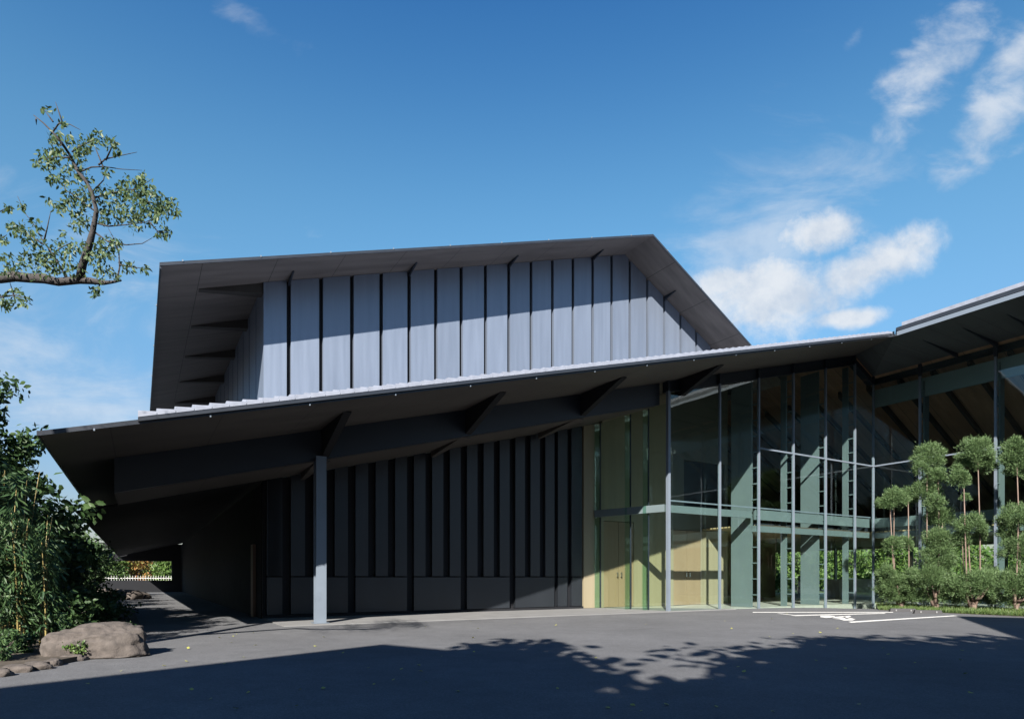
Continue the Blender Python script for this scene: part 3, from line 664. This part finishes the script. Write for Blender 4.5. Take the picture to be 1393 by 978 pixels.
for Y, (bx, by), tufts, stems, lab in CED:
    b = at(bx, by, Y); o = empty('pruned_cedar', b); tag(o, lab, 'tree', 'pruned cedars before the glass wing')
    pts = []; drs = []; tk = MB()
    for i, (x, y, r) in enumerate(tufts+[(bx-15, by-12, 12), (bx+15, by-11, 12)]):
        c = at(x, y, Y+random.uniform(-.35, .35))-b; rr = r*Y/F*.93
        p_, d_ = dome(c, rr, int(9000*rr*rr/.3)+200); pts.append(p_); drs.append(d_)
    for fx, tx, ty in stems:
        top = at(tx, ty, Y)-b; foot = at(fx, 790, Y)-b; dy_ = random.uniform(-.2, .2)
        tk.tube([(foot.x*.3, 0, .05), (foot.x*.8, dy_*.5, .45), (foot.x, dy_, .95), (foot.x*.6+top.x*.4+random.uniform(-.03, .03), dy_, .6*.95+.4*top.z), (top.x, dy_, top.z)], [.06, .04, .027, .022, .015], 7)
    tk.tube([(0, 0, -.3), (.02, 0, .1), (-.04, .02, .28), (.01, .0, .6)], [.11, .085, .07, .05], 10)
    for k in range(5): a = k*1.3; tk.tube([(0, 0, .1+.06*k), (.25*math.cos(a), .25*math.sin(a), .4), (.5*math.cos(a), .5*math.sin(a), .8)], [.055, .035, .015], 6)
    tk.build('trunk', 'redbark', o, True)
    P = np.concatenate(pts); D_ = np.concatenate(drs); kp = P[:, 2] > .03
    leaves('crown', 'cedar_leaf', P[kp], .075, o, 0, .2, dirs=D_[kp])

# planting strip with grass under the cedars
e0 = ground(1189, 829.5); 
def strip(pts, z, th, name, m):
    MB_ = MB().hexa([(x, y, z-th) for x, y in pts], [(x, y, z) for x, y in pts]); o = MB_.build(name, m); return tag(o, kind='structure')
bp = [ground(1196, 829.5), ground(1393, 838.5)]
dirb = (bp[1]-bp[0]).normalized()
p0 = bp[0]; p1 = bp[1]+dirb*6; wp = loc(SG-.15, -13); wp0 = loc(SG-.15, -.2)
strip([(p0.x, p0.y), (p1.x, p1.y), (wp.x, wp.y), (wp0.x, wp0.y)], .012, .4, 'planting_bed', 'soil')
gp = []
for i in range(16000):
    a = random.random(); b_ = random.random()**2.2; q0 = p0.lerp(p1, a); q1 = wp0.lerp(wp, a); q = q0.lerp(q1, b_*.9); gp.append((q.x, q.y, .0))
o = leaves('grass', 'grass', gp, .13, None, 0, .1, dirs=np.tile([0, 0, 1.4], (len(gp), 1))); tag(o, 'low unmown grass at the edge of the cedar bed', 'grass', kind='stuff')

# ------------------------------------------------------------------ parking: painted lines, wheelchair mark, wheel stops
def paint(name, quads, m='white'):
    mb = MB()
    for q in quads:
        P = [ground(x, y, .005) for x, y in q]; n = len(P); mb.add([tuple(p) for p in P], [tuple(range(n))])
    return tag(mb.build(name, m), kind='structure')
paint('parking_lines', [[(1024, 832.2), (1024, 833.0), (1215, 833.0), (1215, 832.2)], [(1075, 836.6), (1082, 837.6), (1205, 834.4), (1203, 833.6)],
                        [(1154, 845.4), (1158, 846.8), (1304, 837.5), (1297, 836.9)], [(1075, 836.2), (1083, 836.6), (1062, 834.2), (1056, 834.2)]])
paint('wheelchair_mark', [[(1116, 837.4), (1116, 839.2), (1124, 840.2), (1134, 839.6), (1136, 838.0), (1128, 837.0)],
                          [(1132, 839.0), (1133, 840.6), (1158, 838.6), (1156, 837.2)], [(1134, 841.4), (1148, 840.0), (1152, 842.0), (1164, 841.8), (1160, 843.6), (1148, 843.8), (1142, 842.0)],
                          [(1146, 838.6), (1150, 838.4), (1162, 841.6), (1158, 841.8)]])
ws = None
for i, (x, y) in enumerate([(1228, 832), (1262, 834.4)]):
    q = ground(x, y)
    if ws is None:
        ws = empty('wheel_stop', q, R(-14)); mb = MB(); mb.hexa([(-.42, -.09, 0), (.42, -.09, 0), (.42, .09, 0), (-.42, .09, 0)], [(-.38, -.05, .12), (.38, -.05, .12), (.38, .05, .12), (-.38, .05, .12)])
        mb.build('stop_block', 'rubber', ws); mb = MB(); mb.box(-.25, -.21, -.096, -.08, .03, .09); mb.box(.21, .25, -.096, -.08, .03, .09); mb.build('reflector', 'concrete', ws); o = ws
    else: o = copy_tree(ws)
    o.location = q
    tag(o, ['dark wheel stop on the asphalt in front of the leftmost cedar', 'dark wheel stop on the asphalt in front of the fullest cedar'][i], 'wheel stop', 'wheel stops')

# ------------------------------------------------------------------ left planting bed
bedp = [ground(0, 917), ground(60, 908), ground(130, 894), ground(183, 882), ground(186, 866), ground(190, 852)]
bl = [(p.x, p.y) for p in bedp]+[(-14.5, 24), (-22, 24), (-14, 8.0)]
strip(bl, .07, .3, 'soil_bed', 'soil')
ks = [(-14, 921), (14, 915), (44, 911), (66, 906), (92, 899.5), (118, 894.5), (143, 890), (166, 885)]
kn = ['at the picture edge, mostly cut off', 'leftmost whole one, pale and long', 'flat one below the left shrub', 'small dark one between two paler stones', 'one below the left end of the boulder', 'one below the boulder centre', 'one below the right half of the boulder', 'last one at the right end of the row']
for i, (x, y) in enumerate(ks):
    o = rock('kerb_stone', (.17 if i != 3 else .1, .11, .07), 40+i*3.7, sub=4); q = ground(x, y); o.location = q+Vector((0, .08, .02)); o.rotation_euler = (0, 0, R(20))
    tag(o, 'rough grey kerb stone, '+kn[i], 'stone', 'kerb stones round the left bed')
bo = rock('boulder', (.66, .42, .36), 3.3, sub=5); q = ground(112, 897); bo.location = q+Vector((-.02, .42, .12)); bo.rotation_euler = (0, R(-3), R(24)); tag(bo, 'big rounded grey brown boulder at the corner of the left planting bed', 'boulder')
def shrub(xp, yp, r, n, m, label, size=.06):
    q = ground(xp, yp); o = empty('low_shrub', (q.x, q.y, .05)); tag(o, label, 'shrub', 'low shrubs at the boulder')
    tk = MB()
    for k in range(6): a = k*1.05; tk.tube([(0, 0, 0), (math.cos(a)*r*.4, math.sin(a)*r*.4, r*.5), (math.cos(a)*r*.7, math.sin(a)*r*.7, r*.9)], [.012, .009, .004], 5)
    tk.build('stems', 'bark', o); P = clumped((0, 0, r*.55), r, n, 18, .35, .6); P = P[P[:, 2] > .01]; leaves('foliage', m, P, size, o, 0, .4)
shrub(26, 893, .34, 1500, 'bamboo_leaf', 'low green shrub left of the boulder'); shrub(105, 897, .20, 500, 'garden_leaf', 'small sparse plant growing against the front of the boulder', .05)
shrub(176, 866, .2, 700, 'bamboo_leaf', 'low green shrub behind the right end of the boulder'); shrub(-6, 905, .3, 900, 'bamboo_leaf', 'low green shrub cut by the left edge of the picture')
shrub(128, 893, .14, 300, 'grass', 'tuft of thin pale blades at the right foot of the boulder', .09)

def bamboo(x, y, h, nst, label, n=3000, spread=.4):
    o = empty('bamboo_clump', (x, y, .05)); tag(o, label, 'bamboo', 'bamboo along the left edge')
    c = MB(); P = []; D = []
    for k in range(nst):
        a = random.uniform(0, 6.28); r0 = spread*random.random()**.5; bx, by = r0*math.cos(a), r0*math.sin(a); hh = h*random.uniform(.72, 1.05); lx, ly = random.uniform(-.3, .3), random.uniform(-.3, .3)
        pts = []; rad = []
        for j in range(13):
            u = j/12; pts.append((bx+lx*u*u, by+ly*u*u, hh*u)); rad.append((.016-.011*u)*(1.12 if j % 2 else .98))
        c.tube(pts, rad, 6)
        for q_ in range(n//nst//12):
            u = random.uniform(.22, 1.0); pc = Vector((bx+lx*u*u, by+ly*u*u, hh*u)); az = random.uniform(0, 6.28); ln = random.uniform(.06, .30)*(1.15-u*.5)
            for s_ in range(12):
                w_ = ln*random.uniform(.4, 1.1); P.append(pc+Vector((math.cos(az)*w_+random.gauss(0, .05), math.sin(az)*w_+random.gauss(0, .05), w_*.3+random.gauss(0, .06)))); D.append((math.cos(az), math.sin(az), -.5))
    c.build('culms', 'culm', o, True); leaves('foliage', 'bamboo_leaf', P, .12, o, .3, .18, dirs=D)
for x, y, h, nst, lab in [(-7.95, 9.5, 2.5, 9, 'bamboo clump with golden canes nearest the camera, at the left picture edge'), (-7.75, 10.2, 2.2, 9, 'bamboo clump with golden canes directly behind the low left shrub'),
                     (-8.9, 10.9, 3.0, 9, 'taller bamboo clump rising behind the nearest canes'), (-9.3, 12.0, 2.7, 6, 'bamboo clump half hidden behind the other canes, beside the boulder'), (-10.3, 12.6, 3.4, 8, 'tallest bamboo clump below the overhanging evergreen')]:
    bamboo(x, y, h, nst, lab)
lb = ['nearest dark evergreen of the hedge left of the canopy', 'second dark evergreen of the hedge, behind the bamboo', 'third dark evergreen along the canopy edge', 'fourth dark evergreen along the canopy edge', 'fifth dark evergreen along the passage', 'sixth dark evergreen along the passage', 'seventh dark evergreen, next to the bright opening', 'farthest dark evergreen of the hedge']
for i in range(8):
    t0 = -.5+i*4.6; p = loc(-18.9+(0 if i else .3), t0, 0)
    tree('evergreen_tree', p, 3.7+.25*math.sin(i*2), 1.9, 'dark_leaf', 4200, lb[i], 'tree', 'evergreens along the left of the passage', nsub=60, size=.17, crown_z=.45, flat=.95)
tree('evergreen_tree', (-10.9, 12.6, 0), 5.5, 1.1, 'dark_leaf', 4200, 'tall evergreen at the left picture edge, its shoot tips reaching above the bamboo', 'tree', nsub=40, size=.13, crown_z=.6, flat=1.3)
tree('evergreen_tree', (-10.75, 12.6, 0), 4.3, 1.15, 'dark_leaf', 5200, 'round headed evergreen standing just left of the canopy tip', 'tree', nsub=60, size=.12, crown_z=.5, flat=.95)

sl_ = ['tall dark shrub behind the bamboo canes at the canopy tip', 'tall dark shrub under the slanting canopy edge', 'tall dark shrub farther back under the slanting canopy edge', 'knee high dark shrub straight behind the boulder', 'knee high dark shrub at the mouth of the passage', 'knee high dark shrub before the passage rocks']
for i, (x, y, h, r) in enumerate([(-11.1, 13.4, 2.9, .95), (-12.2, 15.6, 2.9, 1.0), (-14.0, 18.8, 2.9, 1.1), (-8.7, 12.0, 1.0, .8), (-9.9, 14.0, 1.1, .95), (-11.2, 16.6, 1.15, 1.0)]):
    tree('evergreen_shrub', (x, y, 0), h, r, 'dark_leaf', 4600 if i < 3 else 3000, sl_[i], 'shrub', 'dark shrubs under the canopy edge', nsub=70, size=.11, crown_z=.35, flat=1.1 if i < 3 else .6, blobs=[(0, 0, h*.62, r), (.1, -.1, h*.32, r*.9)] if i < 3 else [(0, 0, h*.42, r)], trunk_r=.04)
# lawn and far trees behind the museum
strip([tuple(loc(26.5, -40)[:2]), tuple(loc(120, -40)[:2]), tuple(loc(120, 90)[:2]), tuple(loc(26.5, 90)[:2])], -.28, .2, 'lawn', 'lawn')
wp_ = []
for i in range(150):
    if i < 95: q_ = loc(46+random.uniform(0, 6), -30+i*1.3)
    else: q_ = loc(-45+(i-95)*1.7, 84+random.uniform(0, 5))
    hh = random.uniform(3.0, 4.6); wp_.append(clumped((q_.x, q_.y, hh*.8-.5), hh*.75, 420, 30, .33, 1.1)); wp_.append(clumped((q_.x, q_.y, 1.2), 1.7, 240, 20, .33, 1.0))
o = leaves('far_wood', 'garden_leaf', np.concatenate(wp_), .42, None, .2, .6); tag(o, 'far off green belt of trees closing the garden behind the building', 'wood', kind='stuff')

# ------------------------------------------------------------------ cherry branch reaching in from the left
YC = 7.2
ch = empty('cherry_tree', (-7.6, 6.6, 0)); tag(ch, 'old cherry tree outside the left edge with one leafy branch reaching across the sky', 'tree')
K = .3271
def cp(x, y, dy=0): p = at(x*K, 120+y*K, YC+dy); return (p.x+7.6, p.y-6.6, p.z)
tk = MB()
tk.tube([(0, 0, -.2), (.05, .05, 1.2), (-.1, .1, 2.6), (-.35, .1, 4.4), (-.9, -.3, 6.4), (-1.2, -.6, 8.2)], [.26, .2, .17, .14, .09, .03], 12)
tk.tube([(-.3, .1, 4.0), cp(-260, 740), cp(-120, 775), cp(0, 792), cp(60, 783), cp(120, 790), cp(180, 792), cp(240, 806), cp(330, 798), cp(380, 802), cp(430, 810), cp(470, 806), cp(505, 800)], [.12, .085, .07, .052, .056, .05, .053, .044, .042, .036, .024, .016, .008], 10)
tk.tube([cp(330, 800), cp(345, 730, -.1), cp(372, 650, -.2), cp(385, 600, -.2), cp(402, 510, -.3), cp(380, 430, -.3), cp(355, 385, -.3), cp(320, 340, -.35), cp(295, 285), cp(262, 235, -.4), cp(225, 190, -.4), cp(180, 145, -.4), cp(140, 113, -.4)], [.044, .040, .036, .030, .022, .020, .018, .017, .015, .013, .010, .007, .004], 8)
TW_ = [[(275, 785), (225, 700), (180, 640), (140, 570), (110, 520), (75, 450)], [(487, 800), (500, 745), (490, 680), (470, 620), (450, 580)], [(395, 600), (450, 640), (530, 655), (590, 645), (635, 620)],
       [(400, 515), (350, 480), (300, 440), (270, 420), (262, 370)], [(330, 350), (380, 332), (430, 328), (500, 340), (590, 345)], [(410, 320), (440, 295), (490, 285), (570, 268)], [(218, 185), (245, 150), (290, 155), (330, 170)],
       [(262, 150), (240, 100), (232, 55)], [(395, 560), (450, 575), (520, 570), (600, 555), (690, 520)], [(388, 460), (430, 440), (500, 430), (570, 420), (630, 375)], [(265, 240), (215, 230)], [(290, 290), (230, 290), (170, 300)], [(300, 265), (350, 235), (400, 215)],
       [(0, 870), (60, 862), (130, 880)], [(-40, 640), (10, 620), (30, 610)], [(-30, 530), (30, 500)], [(180, 650), (130, 620), (60, 570)], [(220, 690), (260, 660), (300, 640)], [(182, 640), (196, 580), (215, 510)], [(500, 735), (550, 745), (600, 750)], [(420, 800), (400, 850)], [(-60, 900), (0, 870)],
       [(385, 430), (430, 380), (440, 340)], [(430, 330), (400, 260), (395, 240)], [(440, 300), (470, 240), (480, 220)], [(150, 130), (155, 155)], [(220, 140), (180, 85)], [(620, 555), (660, 600), (700, 600)], [(550, 425), (600, 470), (660, 490), (730, 520)], [(60, 870), (40, 810)]]
for tw in TW_:
    dy = random.uniform(-.35, .35); n_ = len(tw)
    tk.tube([cp(x+(random.uniform(-4, 4) if j else 0), y+(random.uniform(-4, 4) if j else 0), dy*j/n_) for j, (x, y) in enumerate(tw)], [.010-.0075*j/(n_-1) for j in range(n_)], 6)
tk.build('trunk', 'cherry_bark', ch, True)
CL = [(185, 85, 12, 7), (230, 205, 34, 34), (285, 215, 25, 18), (200, 290, 50, 60), (155, 305, 20, 12), (240, 270, 35, 26), (400, 210, 38, 34), (350, 235, 40, 34), (330, 270, 35, 24), (460, 230, 30, 26), (490, 265, 16, 12), (310, 330, 50, 34), (270, 370, 48, 34), (215, 375, 22, 16), (440, 345, 22, 14), (350, 370, 40, 22),
      (300, 470, 55, 60), (350, 450, 50, 44), (250, 490, 30, 26), (430, 440, 45, 42), (500, 430, 42, 40), (590, 370, 24, 24), (540, 410, 55, 60), (600, 420, 45, 44), (620, 470, 65, 80), (560, 490, 60, 66), (680, 500, 42, 48), (710, 480, 30, 34), (735, 520, 14, 10), (650, 530, 48, 44), (560, 550, 50, 42), (480, 510, 50, 50),
      (430, 530, 40, 34), (330, 550, 48, 50), (200, 466, 16, 10), (690, 600, 26, 20), (655, 605, 12, 8), (440, 660, 55, 60), (390, 690, 45, 50), (480, 640, 30, 22), (530, 740, 28, 20), (600, 750, 16, 12), (400, 845, 26, 26), (430, 760, 45, 36), (480, 780, 20, 12),
      (50, 575, 26, 20), (90, 590, 36, 30), (150, 560, 26, 16), (130, 620, 40, 34), (180, 690, 48, 44), (250, 660, 40, 30), (300, 660, 32, 26), (260, 730, 50, 44), (200, 740, 50, 44), (120, 700, 40, 30), (60, 730, 50, 32), (30, 760, 30, 20), (35, 502, 16, 12), (92, 490, 16, 12), (8, 628, 26, 16), (10, 700, 20, 10), (262, 600, 14, 8), (350, 660, 26, 20),
      (60, 868, 46, 34), (20, 880, 34, 24), (110, 880, 24, 16), (25, 905, 20, 10), (262, 145, 16, 12), (222, 98, 6, 3), (320, 760, 40, 22), (140, 760, 40, 22)]
P = []
for x, y, r, n_ in CL:
    for _ in range(int(n_*2.3)):
        a = random.uniform(0, 6.28); rr = r*random.random()**.6; P.append(cp(x+rr*math.cos(a), y+rr*math.sin(a), random.gauss(0, .28)))
for _ in range(900):   # the rest of the crown, outside the frame
    P.append((random.gauss(-1.2, .9), random.gauss(-.3, .9), random.gauss(7.2, .8)))
leaves('foliage', 'cherry_leaf', P, .05, ch, .75, .42)

# ------------------------------------------------------------------ garden behind the glass hall
GT = [(31, 9, 5.5), (34, 14, 6.5), (30, 17, 5.0), (36, 20, 7.0), (29, 24, 5.5), (38, 8, 7.0), (33, 1, 6.0), (31, -4, 5.5), (37, -2, 7.), (34, -9, 6.), (41, 26, 8.), (35, 30, 7)]
for i, (s, t, h) in enumerate(GT):
    blobs = [(0, 0, h*.62, h*.34), (random.uniform(-1, 1), random.uniform(-1, 1), h*.36, h*.30), (1.2, .5, h*.22, h*.22), (-1.2, -.5, h*.2, h*.22)]
    tree('garden_tree', loc(s, t), h, h*.4, 'garden_leaf', 5200, 'bushy green garden tree seen through the ground floor glass', 'tree', 'garden trees behind the hall', nsub=50, size=.22, crown_z=.5, blobs=blobs)
for i, (s, t) in enumerate([(-18.3, 55), (-16.2, 56), (-13.5, 55), (-21, 53)]):
    tree('maple_tree', loc(s, t), 4.2, 1.9, 'autumn_leaf' if i == 1 else 'garden_leaf', 3600, ['sunlit green tree left of the orange one beyond the passage', 'orange leaved tree in the sun beyond the passage', 'sunlit green tree right of the orange one beyond the passage', 'sunlit green tree half hidden by the hedge beyond the passage'][i], 'tree', nsub=40, size=.22, crown_z=.3, blobs=[(0, 0, 2.9, 1.5), (.5, .3, 1.4, 1.3), (-.6, 0, 1.3, 1.1)])

# ------------------------------------------------------------------ things behind and beside the camera (they shade the forecourt and show in the glass)
def house(name, base, rz, w_, d_, h_, m, label):
    o = empty(name, base, rz); tag(o, label, 'building')
    MB().box(0, w_, 0, d_, -.5, h_-.4).build('wall', m, o)
    MB().box(-.3, w_+.3, -.3, d_+.3, h_-.39, h_).build('roof', 'fascia', o)
    for fl in range(int(h_//3)):
        for k in range(int(w_//2.4)):
            x = .9+k*2.4; z = 1.0+fl*3
            if z+1.4 > h_-.5: continue
            for y0, y1 in ((-.03, -.004), (d_+.004, d_+.03)):
                wn = MB().box(x, x+1.3, y0, y1, z, z+1.4).build('window', 'slot', o)
        for k in range(int(d_//2.4)):
            y = .9+k*2.4; z = 1.0+fl*3
            if z+1.4 > h_-.5: continue
            for x0, x1 in ((-.03, -.004), (w_+.004, w_+.03)): MB().box(x0, x1, y, y+1.3, z, z+1.4).build('window', 'slot', o)
    return o
hd_ = Vector((3.3, 4.5, 0)).normalized(); nd_ = Vector((hd_.y, -hd_.x, 0))     # shadow edge direction, and the side of the body
oh = -ray/(-ray.z)                                                            # offset per metre of height
H1 = 9.1
A0 = Vector((-2.3, 11.3, 0))+oh*H1; A0.z = 0                                   # far corner of the roof
A1 = A0-hd_*16
house('townhouse', A1+nd_*.3, math.atan2(hd_.y, hd_.x)-math.pi/2*0, 0, 0, 0, 'plaster', 'x') if False else None
rz = math.atan2(hd_.y, hd_.x)-math.pi                                          # local x runs from A0 back along the edge, local y to the body side
ho = house('townhouse', A0+nd_*.3-hd_*.3, rz, 15, 2.9, H1, 'plaster', 'pale flat roofed townhouse behind the camera mirrored in the entrance glass')
H2 = 7.4
E0 = Vector((13.7, 19.4, 0))+oh*H2; E1 = Vector((9.8, 12.07, 0))+oh*H2; E0.z = E1.z = 0
ed = (E1-E0).normalized()
ho2 = house('neighbour_house', E0+ed*.3+Vector((-ed.y, ed.x, 0))*.3, math.atan2(ed.y, ed.x), 11, 7, H2, 'brick', 'brick coloured flat roofed house to the right of the camera')
tl = ['broad leafy tree behind the camera, second from the entrance side', 'broad leafy tree behind the camera, nearest the entrance side', 'tall leafy tree behind the camera, middle of the row', 'wide leafy tree behind the camera at the right end of the row', 'smaller leafy tree behind the camera beside the townhouse', 'tall leafy tree far behind the camera']
def shade_tree(gx, gy, h, r, lab, n=5200):
    c = Vector((gx, gy, 0))+oh*(h-r*.8); c.z = 0
    return tree('street_tree', c, h, r, 'dark_leaf', n, lab, 'tree', 'street trees behind the camera', nsub=120, size=.34, crown_z=.5, flat=.8, trunk_r=.22, aspect=.7)
# targets: centres of the crown shadows on the asphalt
cc = Vector((-13.2, 19.5, 0))+oh*7.2; cc.z = 0
tree('street_tree', cc, 9.6, 3.4, 'dark_leaf', 8000, 'dense leafy tree standing left of the bamboo, shading the passage hedge', 'tree', 'street trees behind the camera', nsub=140, size=.34, crown_z=.5, flat=.8, trunk_r=.22, aspect=.7)
cc = Vector((-10.4, 15.0, 0))+oh*7.2; cc.z = 0
tree('street_tree', cc, 9.2, 2.9, 'dark_leaf', 7000, 'dense leafy tree to the left of the camera shading the hedge', 'tree', 'street trees behind the camera', nsub=120, size=.34, crown_z=.5, flat=.8, trunk_r=.22, aspect=.7)
shade_tree(5.5, 8.1, 9.5, 2.8, tl[1]); shade_tree(8.8, 7.7, 10.0, 3.4, tl[2], 6500); shade_tree(13.2, 7.2, 9.5, 3.6, tl[3], 6500)
shade_tree(.0, 10.0, 9.0, 1.4, tl[0], 190); shade_tree(-1.0, 5.6, 8.6, 2.3, tl[4]); shade_tree(2.5, 4.9, 8.2, 2.1, 'small round leafy tree behind the camera, closest to the lens', 4000); shade_tree(5.0, 1.0, 13, 5.0, tl[5], 9000)

# ------------------------------------------------------------------ fallen leaves
lf = None
spots = [(1081, 862), (1049, 867), (1118, 861), (1138, 855), (1182, 871), (1204, 882), (1243, 902), (1314, 917), (1316, 942), (1050, 842), (880, 849), (755, 851), (533, 926), (465, 889), (430, 898), (410, 938), (345, 861), (322, 863), (163, 914), (318, 866), (225, 906), (284, 952), (118, 930), (1002, 908), (1010, 915), (640, 845), (580, 853), (699, 848),
         (1360, 878), (940, 861), (985, 845), (1070, 835), (345, 878), (300, 868), (255, 883), (910, 960), (1170, 958), (760, 938), (620, 940), (870, 968)]
spots += [(random.uniform(250, 1350), random.uniform(850, 970)) for _ in range(34)]
for i, (x, y) in enumerate(spots):
    q = ground(x, y, .012)
    if lf is None:
        mb = MB(); mb.add([(0, 0, 0), (.012, .016, .006), (.03, .018, .002), (.05, 0, .008), (.03, -.018, .004), (.012, -.016, .0)], [(0, 3, 2, 1), (0, 5, 4, 3)]); o = lf = mb.build('fallen_leaf', 'dry_leaf')
    else: o = lf.copy(); COL.objects.link(o)
    o.location = q; o.rotation_euler = (random.uniform(-.3, .3), random.uniform(-.3, .3), random.uniform(0, 6.28)); k = random.uniform(.7, 1.5); o.scale = (k, k, k)
    tag(o, 'small yellowish fallen leaf lying on the asphalt forecourt', 'leaf', 'fallen leaves on the asphalt')
